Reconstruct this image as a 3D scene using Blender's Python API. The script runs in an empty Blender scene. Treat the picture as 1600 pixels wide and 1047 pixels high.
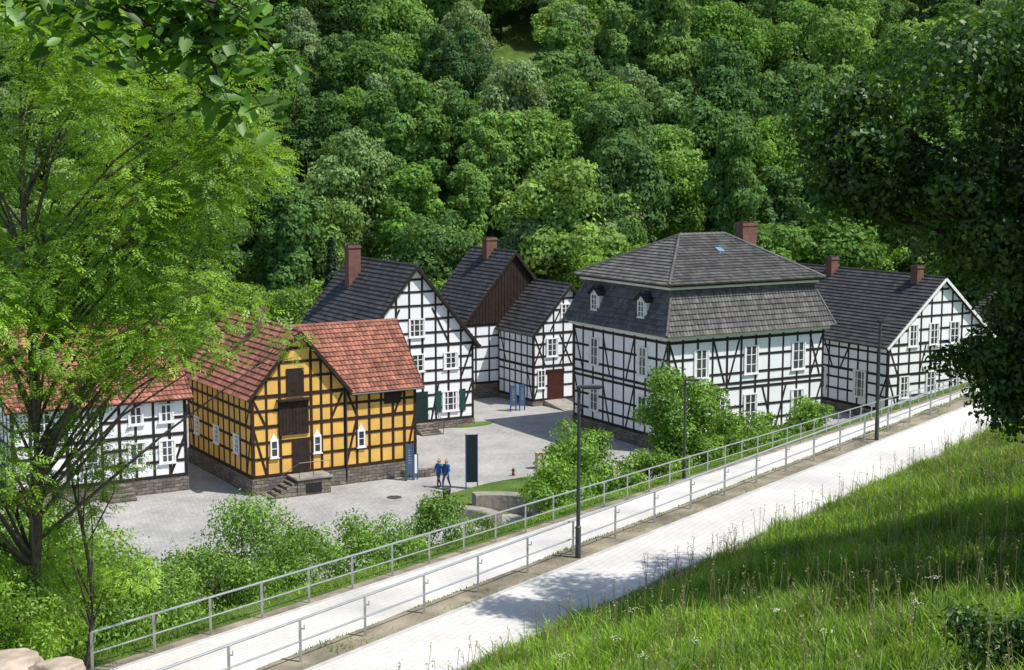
import bpy, math, random
import numpy as np
from mathutils import Vector, Matrix
random.seed(7); RNG=np.random.default_rng(11)
D2R=math.radians
COL=bpy.context.scene.collection

# ------------------------------------------------------------ materials
def nt(m):
    m.use_nodes=True; t=m.node_tree; t.nodes.clear(); return t
def M(name,base,rough=.8,var=.2,scale=2.5,bump=0.,bscale=25.,attr=False,spec=.3,metal=0.,detail=6):
    m=bpy.data.materials.new(name); t=nt(m); N=t.nodes; L=t.links
    o=N.new('ShaderNodeOutputMaterial'); p=N.new('ShaderNodeBsdfPrincipled'); L.new(p.outputs[0],o.inputs[0])
    p.inputs['Roughness'].default_value=rough; p.inputs['Specular IOR Level'].default_value=spec; p.inputs['Metallic'].default_value=metal
    tc=N.new('ShaderNodeTexCoord'); n=N.new('ShaderNodeTexNoise'); n.inputs['Scale'].default_value=scale; n.inputs['Detail'].default_value=detail
    L.new(tc.outputs['Object'],n.inputs['Vector'])
    mr=N.new('ShaderNodeMapRange'); mr.inputs[1].default_value=.3; mr.inputs[2].default_value=.7; mr.inputs[3].default_value=1-var; mr.inputs[4].default_value=1+var
    L.new(n.outputs[0],mr.inputs[0])
    vm=N.new('ShaderNodeVectorMath'); vm.operation='SCALE'; vm.inputs[0].default_value=base[:3]; L.new(mr.outputs[0],vm.inputs['Scale'])
    out=vm.outputs[0]
    if attr:
        a=N.new('ShaderNodeAttribute'); a.attribute_name='tint'
        v2=N.new('ShaderNodeVectorMath'); v2.operation='SCALE'; L.new(out,v2.inputs[0]); L.new(a.outputs['Fac'],v2.inputs['Scale']); out=v2.outputs[0]
    L.new(out,p.inputs['Base Color'])
    if bump>0:
        n2=N.new('ShaderNodeTexNoise'); n2.inputs['Scale'].default_value=bscale; n2.inputs['Detail'].default_value=4; L.new(tc.outputs['Object'],n2.inputs['Vector'])
        b=N.new('ShaderNodeBump'); b.inputs['Strength'].default_value=bump; b.inputs['Distance'].default_value=.05; L.new(n2.outputs[0],b.inputs['Height']); L.new(b.outputs[0],p.inputs['Normal'])
    return m
def brickmat(name,c1,c2,mortar,bw,bh,ms=.02,flat=False,rough=.85,distort=0.,bias=0.):
    m=bpy.data.materials.new(name); t=nt(m); N=t.nodes; L=t.links
    o=N.new('ShaderNodeOutputMaterial'); p=N.new('ShaderNodeBsdfPrincipled'); L.new(p.outputs[0],o.inputs[0]); p.inputs['Roughness'].default_value=rough; p.inputs['Specular IOR Level'].default_value=.2
    tc=N.new('ShaderNodeTexCoord'); br=N.new('ShaderNodeTexBrick')
    br.inputs['Scale'].default_value=1; br.inputs['Brick Width'].default_value=bw; br.inputs['Row Height'].default_value=bh; br.inputs['Mortar Size'].default_value=ms
    br.inputs['Color1'].default_value=(*c1,1); br.inputs['Color2'].default_value=(*c2,1); br.inputs['Mortar'].default_value=(*mortar,1); br.inputs['Bias'].default_value=bias
    src=tc.outputs['Object']
    if not flat:
        sx=N.new('ShaderNodeSeparateXYZ'); L.new(src,sx.inputs[0]); ad=N.new('ShaderNodeMath'); L.new(sx.outputs[0],ad.inputs[0]); L.new(sx.outputs[1],ad.inputs[1])
        cx=N.new('ShaderNodeCombineXYZ'); L.new(ad.outputs[0],cx.inputs[0]); L.new(sx.outputs[2],cx.inputs[1]); src=cx.outputs[0]
    else:
        mp=N.new('ShaderNodeMapping'); mp.inputs['Rotation'].default_value=(0,0,D2R(-58)); L.new(src,mp.inputs[0]); src=mp.outputs[0]
    if distort>0:
        nn=N.new('ShaderNodeTexNoise'); nn.inputs['Scale'].default_value=2.5; L.new(tc.outputs['Object'],nn.inputs['Vector'])
        mm=N.new('ShaderNodeMixRGB'); mm.blend_type='ADD'; mm.inputs[0].default_value=distort; L.new(src,mm.inputs[1]); L.new(nn.outputs['Color'],mm.inputs[2]); src=mm.outputs[0]
    L.new(src,br.inputs['Vector'])
    n=N.new('ShaderNodeTexNoise'); n.inputs['Scale'].default_value=.35 if flat else 2; n.inputs['Detail'].default_value=8; L.new(tc.outputs['Object'],n.inputs['Vector'])
    mr=N.new('ShaderNodeMapRange'); mr.inputs[1].default_value=.3; mr.inputs[2].default_value=.7; mr.inputs[3].default_value=.80; mr.inputs[4].default_value=1.15; L.new(n.outputs[0],mr.inputs[0])
    vm=N.new('ShaderNodeVectorMath'); vm.operation='SCALE'; L.new(br.outputs['Color'],vm.inputs[0]); L.new(mr.outputs[0],vm.inputs['Scale']); L.new(vm.outputs[0],p.inputs['Base Color'])
    b=N.new('ShaderNodeBump'); b.inputs['Strength'].default_value=.4; b.inputs['Distance'].default_value=.015; b.invert=True; L.new(br.outputs['Fac'],b.inputs['Height']); L.new(b.outputs[0],p.inputs['Normal'])
    return m
def leafmat(name,cols,trans=.35,objr=False,gloss=.05):
    m=bpy.data.materials.new(name); t=nt(m); N=t.nodes; L=t.links
    o=N.new('ShaderNodeOutputMaterial'); a=N.new('ShaderNodeAttribute'); a.attribute_name='tint'
    r=N.new('ShaderNodeValToRGB'); e=r.color_ramp.elements
    while len(e)<len(cols): e.new(.5)
    for i,c in enumerate(cols): e[i].position=i/(len(cols)-1) if len(cols)>1 else 0; e[i].color=(*c,1)
    if objr:
        oi=N.new('ShaderNodeObjectInfo'); L.new(oi.outputs['Random'],r.inputs[0])
    else:
        rp=N.new('ShaderNodeMapRange'); rp.inputs[1].default_value=.6; rp.inputs[2].default_value=1.4; L.new(a.outputs['Fac'],rp.inputs[0]); L.new(rp.outputs[0],r.inputs[0])
    vm=N.new('ShaderNodeVectorMath'); vm.operation='SCALE'; L.new(r.outputs[0],vm.inputs[0]); L.new(a.outputs['Fac'],vm.inputs['Scale'])
    d=N.new('ShaderNodeBsdfDiffuse'); tr=N.new('ShaderNodeBsdfTranslucent'); L.new(vm.outputs[0],d.inputs[0])
    v3=N.new('ShaderNodeVectorMath'); v3.operation='MULTIPLY'; v3.inputs[1].default_value=(1.6,1.45,.5); L.new(vm.outputs[0],v3.inputs[0]); L.new(v3.outputs[0],tr.inputs[0])
    mx=N.new('ShaderNodeMixShader'); mx.inputs[0].default_value=trans; L.new(d.outputs[0],mx.inputs[1]); L.new(tr.outputs[0],mx.inputs[2])
    if gloss<=0: L.new(mx.outputs[0],o.inputs[0]); return m
    g=N.new('ShaderNodeBsdfGlossy'); g.inputs['Roughness'].default_value=.5; g.inputs[0].default_value=(.8,.9,.7,1)
    m2=N.new('ShaderNodeMixShader'); m2.inputs[0].default_value=gloss; L.new(mx.outputs[0],m2.inputs[1]); L.new(g.outputs[0],m2.inputs[2]); L.new(m2.outputs[0],o.inputs[0])
    return m
WHITE=M('white_infill',(.88,.895,.90),.85,.05,1.2,.15,12)
YELLOW=M('ochre_infill',(.78,.46,.115),.85,.12,1.0,.15,12)
TIMB=M('tarred_timber',(.024,.018,.016),.7,.35,6)
TIMBR=M('brown_timber',(.036,.018,.012),.75,.35,6)
BOARD=M('dark_boards',(.030,.019,.014),.8,.4,4)
WPAINT=M('white_paint',(.84,.84,.81),.5,.04)
GLASS=M('window_glass',(.05,.06,.07),.12,.6,1.3,spec=.8)
TILEK=M('dark_clay_tile',(.050,.048,.048),.5,.3,1.5,attr=True,spec=.5)
TILEG=M('grey_clay_tile',(.115,.108,.10),.55,.3,1.2,attr=True,spec=.45)
TILER=M('red_clay_tile',(.30,.125,.085),.75,.3,1.0,attr=True)
BRICK=brickmat('chimney_brick',(.26,.085,.055),(.16,.06,.042),(.2,.17,.15),.25,.08,.012)
STONE=brickmat('rubble_stone',(.26,.225,.18),(.14,.12,.10),(.07,.065,.06),.5,.2,.02,distort=.25)
PAVE=brickmat('courtyard_setts',(.44,.425,.40),(.36,.35,.33),(.27,.26,.245),.32,.2,.015,flat=True,distort=.3)
PATHM=brickmat('pale_pavers',(.66,.635,.59),(.63,.605,.56),(.53,.51,.475),.4,.2,.010,flat=True)
KERB=M('kerb_concrete',(.50,.49,.46),.85,.15)
SOIL=M('soil',(.25,.215,.155),.95,.45,1.2,.8,8)
STEEL=M('galvanised_steel',(.50,.51,.52),.42,.12,5,metal=.6,spec=.5)
ANTHR=M('anthracite_paint',(.05,.055,.06),.45,.1,spec=.5)
BLUE=M('blue_paint',(.03,.12,.30),.45,.05)
PANEL=M('sign_panel',(.022,.03,.035),.35,.1)
SLATE=M('info_panel',(.08,.11,.15),.4,.1)
GREEN=M('green_shutter',(.015,.07,.055),.5,.1)
DOORB=M('red_brown_door',(.065,.022,.015),.5,.2)
DOORG=M('dark_green_door',(.012,.03,.028),.5,.2)
BARK=M('bark',(.12,.10,.08),.9,.4,5,.6,15)
BARKD=M('dark_bark',(.05,.04,.032),.9,.4,5,.6,15)
ROCK=M('sandstone_rock',(.44,.36,.28),.9,.35,1.8,.8,5)
CONC=M('concrete',(.30,.27,.23),.9,.3,1.5,.6,5)
RED=M('hydrant_red',(.15,.05,.035),.6,.2)
BEIGE=M('beige_box',(.5,.45,.28),.6,.1)
BLACK=M('black_plastic',(.02,.02,.022),.5,.1)
SKIN=M('skin',(.55,.32,.22),.6,.05); HAIR=M('blond_hair',(.42,.27,.12),.7,.2); JACK=M('blue_jacket',(.015,.09,.32),.7,.15); JEANS=M('jeans',(.05,.07,.12),.85,.2); SHOE=M('dark_shoes',(.03,.03,.03),.6,.1)
# ------------------------------------------------------------ mesh helpers
class MB:
    def __init__(s): s.v=[];s.f=[];s.t=[]
    def add(s,vs,fs,t=1.0):
        o=len(s.v); s.v+= [tuple(v) for v in vs]; s.f+=[tuple(i+o for i in f) for f in fs]; s.t+=[t]*len(fs)
    def hexa(s,a,b,t=1.0):
        s.add(list(a)+list(b),[(3,2,1,0),(4,5,6,7),(0,1,5,4),(1,2,6,5),(2,3,7,6),(3,0,4,7)],t)
    def box(s,x0,x1,y0,y1,z0,z1):
        s.hexa([(x0,y0,z0),(x1,y0,z0),(x1,y1,z0),(x0,y1,z0)],[(x0,y0,z1),(x1,y0,z1),(x1,y1,z1),(x0,y1,z1)])
    def tube(s,pts,rad,n=6,cap=True):
        pts=[Vector(p) for p in pts]
        if not hasattr(rad,'__len__'): rad=[rad]*len(pts)
        vs=[];fs=[]
        for i,p in enumerate(pts):
            d=(pts[min(i+1,len(pts)-1)]-pts[max(i-1,0)]).normalized()
            u=d.cross(Vector((0,0,1)));
            if u.length<.05: u=d.cross(Vector((1,0,0)))
            u.normalize(); w=u.cross(d)
            for k in range(n):
                a=2*math.pi*k/n; vs.append(p+(u*math.cos(a)+w*math.sin(a))*rad[i])
        for i in range(len(pts)-1):
            for k in range(n):
                fs.append((i*n+k,i*n+(k+1)%n,(i+1)*n+(k+1)%n,(i+1)*n+k))
        if cap: fs.append(tuple(range(n))[::-1]); fs.append(tuple((len(pts)-1)*n+k for k in range(n)))
        s.add(vs,fs)
    def obj(s,name,mat,parent=None,smooth=False,loc=None):
        me=bpy.data.meshes.new(name); me.from_pydata(s.v,[],s.f); me.materials.append(mat)
        a=me.attributes.new('tint','FLOAT','FACE'); a.data.foreach_set('value',s.t)
        import bmesh
        bm=bmesh.new(); bm.from_mesh(me); bmesh.ops.recalc_face_normals(bm,faces=bm.faces); bm.to_mesh(me); bm.free()
        if smooth: me.polygons.foreach_set('use_smooth',[True]*len(me.polygons))
        o=bpy.data.objects.new(name,me); COL.objects.link(o)
        if parent: o.parent=parent
        if loc: o.location=loc
        return o
def empty(name,loc=(0,0,0),rot=0):
    e=bpy.data.objects.new(name,None); COL.objects.link(e); e.location=loc; e.rotation_euler=(0,0,rot); e.empty_display_size=.5; return e
def npmesh(name,V,F,mat,tint=None,parent=None,smooth=False,link=True):
    me=bpy.data.meshes.new(name); n,k=F.shape
    me.vertices.add(len(V)); me.vertices.foreach_set('co',V.astype(np.float32).ravel())
    me.loops.add(n*k); me.loops.foreach_set('vertex_index',F.astype(np.int32).ravel())
    me.polygons.add(n); me.polygons.foreach_set('loop_start',np.arange(0,n*k,k,dtype=np.int32))
    try: me.polygons.foreach_set('loop_total',np.full(n,k,dtype=np.int32))
    except Exception: pass
    me.update(calc_edges=True); me.materials.append(mat)
    a=me.attributes.new('tint','FLOAT','FACE'); a.data.foreach_set('value',(np.ones(n) if tint is None else tint).astype(np.float32))
    if smooth: me.polygons.foreach_set('use_smooth',np.ones(n,dtype=bool))
    if not link: return me
    o=bpy.data.objects.new(name,me); COL.objects.link(o)
    if parent: o.parent=parent
    return o
# ------------------------------------------------------------ terrain frame
F0=np.array([-8.87,34.5]); ES=np.array([.525,.851]); EQ=np.array([.851,-.525])
def sq(x,y):
    dx=x-F0[0]; dy=y-F0[1]; return dx*ES[0]+dy*ES[1], dx*EQ[0]+dy*EQ[1]
def xy(s,q): return F0[0]+s*ES[0]+q*EQ[0], F0[1]+s*ES[1]+q*EQ[1]
def qN(s): return np.maximum(4.9,5.85+.134*s)
def zF(s): return np.clip(7.3-.054*s,2.4,8.6)
def zN(s): return np.clip(8.53+.0234*s,7.5,10.5)
def sm(t): t=np.clip(t,0,1); return t*t*(3-2*t)
def fbm(x,y,f):
    return (np.sin(x*f+1.3*np.sin(y*f*.7+.5))+np.sin(y*f*1.31+1.7*np.sin(x*f*.53+2.1))+.5*np.sin((x+y)*f*2.3+1.)+.5*np.sin((x-y)*f*2.9+.3))/3
def zf(x,y):
    x=np.asarray(x,float); y=np.asarray(y,float)
    s,q=sq(x,y); Q=np.maximum(7.,12.-.07*s); a=zF(s); b=zN(s); n=qN(s)
    fade=1-sm((s-92)/25)
    bank=a*(1-sm((-.6-q)/Q))*fade
    mid=a+(b-a)*np.clip((q-3.5)/np.maximum(n-.6-3.5,.5),0,1)
    dq=q-(n+3.4)
    up=b+.30*np.clip(dq,0,22)+.2*np.clip(dq-22,0,200)+fbm(x,y,.5)*.16*np.clip(dq/3,0,1)
    z=np.where(q<-.6,bank,np.where(q<3.5,a,np.where(q<n-.6,mid,np.where(q<n+3.4,b,up))))
    h=y-129+4*np.sin(x*.045+1)
    hill=.53*np.where(h>0,h*h/(h+8),0)
    hill=np.where(hill>112,112+(hill-112)*.15,hill)
    wall=np.clip(np.abs(x+5)-95,0,60)*.25*sm((y-60)/40)
    return z*(1-sm((y-118)/14)*(y>118)) + hill + wall + fbm(x,y,.07)*1.8*np.clip((h-5)/20,0,1)
def axis(lo,a,b,hi,fine,g=1.12):
    r=list(np.arange(a,b+1e-6,fine)); st=fine; v=b
    while v<hi: st*=g; v+=st; r.append(v)
    st=fine; v=a; l=[]
    while v>lo: st*=g; v-=st; l.append(v)
    return np.array(l[::-1]+r)
gx=axis(-420,-40,45,420,.55); gy=axis(-160,-4,118,620,.55)
X,Y=np.meshgrid(gx,gy); Z=zf(X,Y); V=np.stack([X.ravel(),Y.ravel(),Z.ravel()],1)
nx,ny=len(gx),len(gy); ii=np.arange(nx*ny).reshape(ny,nx)
Fq=np.stack([ii[:-1,:-1].ravel(),ii[:-1,1:].ravel(),ii[1:,1:].ravel(),ii[1:,:-1].ravel()],1)
GR=bpy.data.materials.new('meadow_ground'); t=nt(GR); N=t.nodes; L=t.links
o=N.new('ShaderNodeOutputMaterial'); p=N.new('ShaderNodeBsdfPrincipled'); p.inputs['Roughness'].default_value=.95; p.inputs['Specular IOR Level'].default_value=.1; L.new(p.outputs[0],o.inputs[0])
tc=N.new('ShaderNodeTexCoord'); n1=N.new('ShaderNodeTexNoise'); n1.inputs['Scale'].default_value=.6; n1.inputs['Detail'].default_value=10; L.new(tc.outputs['Object'],n1.inputs['Vector'])
r=N.new('ShaderNodeValToRGB'); r.color_ramp.elements[0].position=.3; r.color_ramp.elements[0].color=(.05,.10,.02,1); r.color_ramp.elements[1].position=.72; r.color_ramp.elements[1].color=(.15,.22,.05,1); L.new(n1.outputs[0],r.inputs[0]); L.new(r.outputs[0],p.inputs['Base Color'])
n2=N.new('ShaderNodeTexNoise'); n2.inputs['Scale'].default_value=9; L.new(tc.outputs['Object'],n2.inputs['Vector']); b=N.new('ShaderNodeBump'); b.inputs['Distance'].default_value=.12; b.inputs['Strength'].default_value=.8; L.new(n2.outputs[0],b.inputs['Height']); L.new(b.outputs[0],p.inputs['Normal'])
npmesh('ground',V,Fq,GR,smooth=True)
mb=MB(); mb.box(-60,48,62,124,-.3,.02); mb.obj('courtyard_paving',PAVE)
def strip(name,mat,qa,qb,s0,s1,top,zfun,thick=.12,off=0.):
    ss=np.arange(s0,s1+.01,1.0); vs=[];fs=[]
    for s in ss:
        qa_=qa(s); qb_=qb(s); z=float(zfun(s))+top
        a=xy(s,qa_); c=xy(s,qb_)
        vs+= [(a[0],a[1],z),(c[0],c[1],z),(c[0],c[1],z-thick),(a[0],a[1],z-thick)]
    for i in range(len(ss)-1):
        o=i*4
        for k in range(4): fs.append((o+k,o+(k+1)%4,o+4+(k+1)%4,o+4+k))
    m=MB(); m.add(vs,fs); return m.obj(name,mat)
def path(fq0,fq1,s0,s1,zfun,sw,sw2):
    e=strip('footpath',PATHM,lambda s:fq0(s),lambda s:fq1(s),s0,s1,.05,zfun)
    for nm,mt,fa,fb,tp,th in (('kerb',KERB,lambda s:fq0(s)-.1,lambda s:fq0(s)-.002,.075,.2),('kerb_b',KERB,lambda s:fq1(s)+.002,lambda s:fq1(s)+.1,.075,.2),('soil_verge',SOIL,lambda s:fq0(s)-sw,lambda s:fq0(s)-.102,.03,.05),('soil_verge_b',SOIL,lambda s:fq1(s)+.102,lambda s:fq1(s)+sw2,.03,.05)):
        k=strip(nm,mt,fa,fb,s0,s1,tp,zfun,th); k.parent=e
path(lambda s:.25,lambda s:3.0,-4,92,zF,.6,.5)
path(lambda s:qN(s)+.55,lambda s:qN(s)+3.05,-26,75,zN,1.05,.3)
def rail(qf,zfun,s0,s1,step,H):
    e=empty('metal_handrail',(0,0,0)); m=MB(); top=[]
    s=s0
    while s<=s1:
        a=xy(s,qf(s)); z=float(zfun(s)); 
        m.box(a[0]-.028,a[0]+.028,a[1]-.028,a[1]+.028,z-.1,z+H)
        b=xy(s,qf(s)+.12)
        m.tube([(a[0],a[1],z+H-.2),(b[0],b[1],z+H-.2),(b[0],b[1],z+H-.1)],.016,5)
        top.append((a[0],a[1],z+H)); s+=step
    m.tube(top,.03,6); 
    m.tube([(p[0],p[1],p[2]-H*.5) for p in top],.022,6)
    m.obj('posts_and_rails',STEEL,e); return e
rail(lambda s:-.05,zF,-2.1,88,2.0,1.04)
rail(lambda s:float(qN(s))-.05,zN,-9.2,62,2.0,1.0)
# ------------------------------------------------------------ buildings
class Fr:
    def __init__(s,O,A,N): s.O=Vector(O);s.A=Vector(A);s.N=Vector(N)
    def P(s,a,z,p): return s.O+s.A*a+s.N*p+Vector((0,0,z))
class Bld:
    def __init__(s,name,x,y,ang=30,z=0):
        s.e=empty(name,(x,y,z),D2R(ang)); s.parts={}
    def m(s,name,mat):
        if name not in s.parts: s.parts[name]=(MB(),mat)
        return s.parts[name][0]
    def done(s):
        for k,(m,mat) in s.parts.items(): m.obj(k,mat,s.e)
def fbox(m,fr,a0,a1,z0,z1,p0,p1):
    m.hexa([fr.P(a0,z0,p0),fr.P(a1,z0,p0),fr.P(a1,z1,p0),fr.P(a0,z1,p0)],[fr.P(a0,z0,p1),fr.P(a1,z0,p1),fr.P(a1,z1,p1),fr.P(a0,z1,p1)])
def beam(m,fr,a0,z0,a1,z1,w,p1,p0=-.02):
    d=Vector((a1-a0,z1-z0)); d.normalize(); n=Vector((-d.y,d.x))*w/2
    q=[(a0+n.x,z0+n.y),(a1+n.x,z1+n.y),(a1-n.x,z1-n.y),(a0-n.x,z0-n.y)]
    m.hexa([fr.P(a,z,p0) for a,z in q],[fr.P(a,z,p1) for a,z in q])
def window(b,fr,a,z,w,h,nx=2,nz=3,frame=None,sill=True,curt=True):
    mw=b.m('window_frames',WPAINT); mg=b.m('window_panes',GLASS); a0,a1,z0,z1=a-w/2,a+w/2,z-h/2,z+h/2
    f=.09
    fbox(mg,fr,a0+.01,a1-.01,z0+.01,z1-.01,-.02,.047)
    if w>.8:
        mc=b.m('curtains',WPAINT); cw=w*random.uniform(.06,.16)
        fbox(mc,fr,a0+f,a0+f+cw,z0+f,z1-f,.0,.052); fbox(mc,fr,a1-f-cw,a1-f,z0+f,z1-f,.0,.052)
    for (p,q,r,s_) in ((a0,a0+f,z0,z1),(a1-f,a1,z0,z1),(a0+f,a1-f,z0,z0+f),(a0+f,a1-f,z1-f,z1)): fbox(mw,fr,p,q,r,s_,-.02,.09)
    for i in range(1,nx):
        c=a0+w*i/nx; fbox(mw,fr,c-.04,c+.04,z0+f,z1-f,.0,.076)
    for i in range(1,nz):
        c=z0+h*i/nz; fbox(mw,fr,a0+f,a1-f,c-.022,c+.022,.0,.068)
    if sill: fbox(mw,fr,a0-.06,a1+.06,z0-.06,z0-.002,-.02,.14)
def timber(b,fr,Lw,z0,z1,cols,rows,top=None,diags=(),w=.17,mat=None,jit=.04):
    m=b.m('timber_frame',mat or TIMB); top=top or (lambda a:z1)
    for c in cols:
        c2=min(max(c+random.uniform(-jit,jit),w/2),Lw-w/2)
        t=top(c2)-.02
        if t>z0+.1: 
            ww=w*random.uniform(.85,1.12)
            fbox(m,fr,c2-ww/2,c2+ww/2,z0,t,-.02,.030+random.uniform(-.002,.002))
    for r_ in rows:
        zc,ww=(r_ if isinstance(r_,tuple) else (r_,w))
        aa=[a for a in np.linspace(0,Lw,200) if top(a)>=zc+ww/2-.01]
        if len(aa)>2: fbox(m,fr,aa[0],aa[-1],zc-ww/2,zc+ww/2,-.02,.038)
    for (a0,s0,a1,s1) in diags: beam(m,fr,a0,s0,a1,s1,w*.9,.024)
def roofplane(b,P0,P1,P2,P3,mat,part,tw=.27,th=.36,thick=.14):
    P0,P1,P2,P3=map(Vector,(P0,P1,P2,P3)); e=(P1-P0).normalized(); n=e.cross(((P3+P2)/2-(P0+P1)/2)).normalized()
    if n.z<0: n=-n
    up=n.cross(e);
    if up.dot((P3+P2)/2-P0)<0: up=-up
    m=b.m(part,mat); s=b.m(part+'_deck',TIMB)
    s.hexa([p-n*thick for p in (P0,P1,P2,P3)],[p-n*.005 for p in (P0,P1,P2,P3)])
    H=(P3-P0).dot(up); rows=max(1,int(round(H/th))); th=H/rows
    l3=(P3-P0).dot(e); r1=(P1-P0).dot(e); r2=(P2-P0).dot(e)
    for j in range(rows):
        fa=(j)/rows; fb=(j+1)/rows; rt=random.uniform(.9,1.1)
        la,lb=l3*fa,l3*fb; ra,rb=r1+(r2-r1)*fa,r1+(r2-r1)*fb
        lo=min(la,lb); hi=max(ra,rb); k=math.floor(lo/tw)
        while k*tw<hi:
            x0,x1=k*tw,(k+1)*tw; k+=1
            ba0,ba1=max(x0,la),min(x1,ra); tb0,tb1=max(x0,lb),min(x1,rb)
            if ba1-ba0<.02: continue
            if tb1<tb0: tb0=tb1=min(max((tb0+tb1)/2,lb),rb)
            tint=rt*random.uniform(.68,1.35); dz=random.uniform(-.006,.012); vs=[]
            for (u0,u1,v,h0) in ((ba0,ba1,j*th-.03,.085+dz),(tb0,tb1,(j+1)*th,.012)):
                for tt,hh in ((0,0),(.3,.05),(.62,.035),(1,-.004)):
                    vs.append(P0+e*(u0+(u1-u0)*tt)+up*v+n*(h0+hh))
            for tt in (0,.3,.62,1): vs.append(P0+e*(ba0+(ba1-ba0)*tt)+up*(j*th-.03)+n*-.01)
            m.add(vs,[(0,1,5,4),(1,2,6,5),(2,3,7,6),(8,9,1,0),(9,10,2,1),(10,11,3,2)],tint)
def ridge(b,P,Q,mat,part='ridge_tiles',r=.13): 
    P,Q=Vector(P),Vector(Q); n=max(2,int((Q-P).length/.38)); m=b.m(part,mat)
    for i in range(n):
        a=P.lerp(Q,i/n); c=P.lerp(Q,(i+1.06)/n); m.tube([a,c],[r*1.08,r*.9],7)
def body(b,x0,x1,y0,y1,z0,he,ha,rdg,mat,part='walls'):
    m=b.m(part,mat)
    if rdg=='y': prof=[(x0,z0),(x1,z0),(x1,he),((x0+x1)/2,ha),(x0,he)]; A=[(a,y0,z) for a,z in prof]; B=[(a,y1,z) for a,z in prof]
    elif rdg=='x': prof=[(y0,z0),(y1,z0),(y1,he),((y0+y1)/2,ha),(y0,he)]; A=[(x0,a,z) for a,z in prof]; B=[(x1,a,z) for a,z in prof]
    else: m.box(x0,x1,y0,y1,z0,he); return
    n=5; m.add(A+B,[tuple(range(n)),tuple(range(n,2*n))]+[(i,(i+1)%n,n+(i+1)%n,n+i) for i in range(n)])
def groof(b,x0,x1,y0,y1,he,ha,rdg,mat,part='roof_tiles',ov=.4,og=.35,barge=None,rmat=None,cutl=None):
    up=.16
    if rdg=='y':
        h=(x1-x0)/2; mslope=(ha-he)/h; xm=(x0+x1)/2; ze=he-mslope*ov+up; zr=ha+up; a,c=y0-og,y1+og
        roofplane(b,(x0-ov,c,ze),(x0-ov,a,ze),(xm,a,zr),(xm,c,zr),mat,part); roofplane(b,(x1+ov,a,ze),(x1+ov,c,ze),(xm,c,zr),(xm,a,zr),mat,part)
        ridge(b,(xm,a,zr+.02),(xm,c,zr+.02),rmat or mat)
        if barge:
            fr=Fr((0,a,0),(1,0,0),(0,-1,0)); m=b.m('bargeboards',barge)
            beam(m,fr,x0-ov,ze-.08,xm,zr-.08,.2,.03); beam(m,fr,x1+ov,ze-.08,xm,zr-.08,.2,.034)
    else:
        h=(y1-y0)/2; mslope=(ha-he)/h; ym=(y0+y1)/2; ze=he-mslope*ov+up; zr=ha+up; a,c=x0-og,x1+og; a2=a
        if cutl: a,a2=cutl
        roofplane(b,(a,y0-ov,ze),(c,y0-ov,ze),(c,ym,zr),(a2,ym,zr),mat,part); roofplane(b,(c,y1+ov,ze),(a,y1+ov,ze),(a2,ym,zr),(c,ym,zr),mat,part)
        ridge(b,(a2,ym,zr+.02),(c,ym,zr+.02),rmat or mat)
        if barge:
            for xx,nn,k in ((c,1,0),(a,-1,1)):
                if cutl and k: continue
                fr=Fr((xx,0,0),(0,1,0),(nn,0,0)); m=b.m('bargeboards',barge)
                beam(m,fr,y0-ov,ze-.08,ym,zr-.08,.2,.03); beam(m,fr,y1+ov,ze-.08,ym,zr-.08,.2,.034)
def chimney(b,x,y,z0,z1,w=.7,d=.7):
    m=b.m('chimney',BRICK); m.box(x-w/2,x+w/2,y-d/2,y+d/2,z0,z1-.22); m.box(x-w/2-.06,x+w/2+.06,y-d/2-.06,y+d/2+.06,z1-.22,z1-.1); m.box(x-w/2,x+w/2,y-d/2,y+d/2,z1-.1,z1)
    k=b.m('chimney_pots',BLACK); k.box(x-w/2+.1,x+w/2-.1,y-d/2+.1,y+d/2-.1,z1,z1+.05)
def fr4(W,Dp,x0=0,y0=0):
    return dict(F=Fr((x0,y0,0),(1,0,0),(0,-1,0)),L=Fr((x0,y0,0),(0,1,0),(-1,0,0)),R=Fr((x0+W,y0,0),(0,1,0),(1,0,0)),B=Fr((x0,y0+Dp,0),(1,0,0),(0,1,0)))
def spaced(L_,n): return [L_*i/n for i in range(n+1)]
def gtop(W,he,ha): return lambda a: he+(ha-he)*(1-abs(a-W/2)/(W/2))

# ---- manor
W,Dp=13.67,11.67; b=Bld('half_timbered_manor',10.4,93.8,30); f=fr4(W,Dp)
body(b,0,W,0,Dp,.9,7.9,0,None,WHITE); b.m('stone_plinth',STONE).box(-.06,W+.06,-.06,Dp+.06,-1,.9)
rows=[(1.0,.2),1.75,2.75,(4.05,.18),(4.4,.18),5.1,6.3,(7.5,.2)]
for key,Lw,nc,ups,los in (('F',W,11,[2.75,7.05,11.3],[1.2,4.4,7.05,11.3]),('L',Dp,9,[2.9,8.9],[2.9,8.9]),('R',Dp,10,[3,8],[3,8]),('B',W,12,[3,7,11],[3,7,11])):
    dg=[]
    for z0,z1,ws in ((1.0,4.0,los),(4.5,7.4,ups)):
        for wv in ws:
            dg+= [(wv-1.95,z0,wv-1.05,z1)] if (ws.index(wv)%2) else [(wv+1.05,z1,wv+2.0,z0)]
        dg+=[(.1,z1,1.2,z0),(Lw-1.2,z0,Lw-.1,z1)]
    timber(b,f[key],Lw,.9,7.7,spaced(Lw,nc),rows,diags=dg,w=.16)
    for wv in ups: window(b,f[key],wv,5.95,1.25,2.0,2,3)
    for wv in los: window(b,f[key],wv,2.6,1.2,1.95,2,3)
mw=b.m('cornice',WPAINT); mw.box(-.28,W+.28,-.28,Dp+.28,7.72,7.95); 
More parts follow.
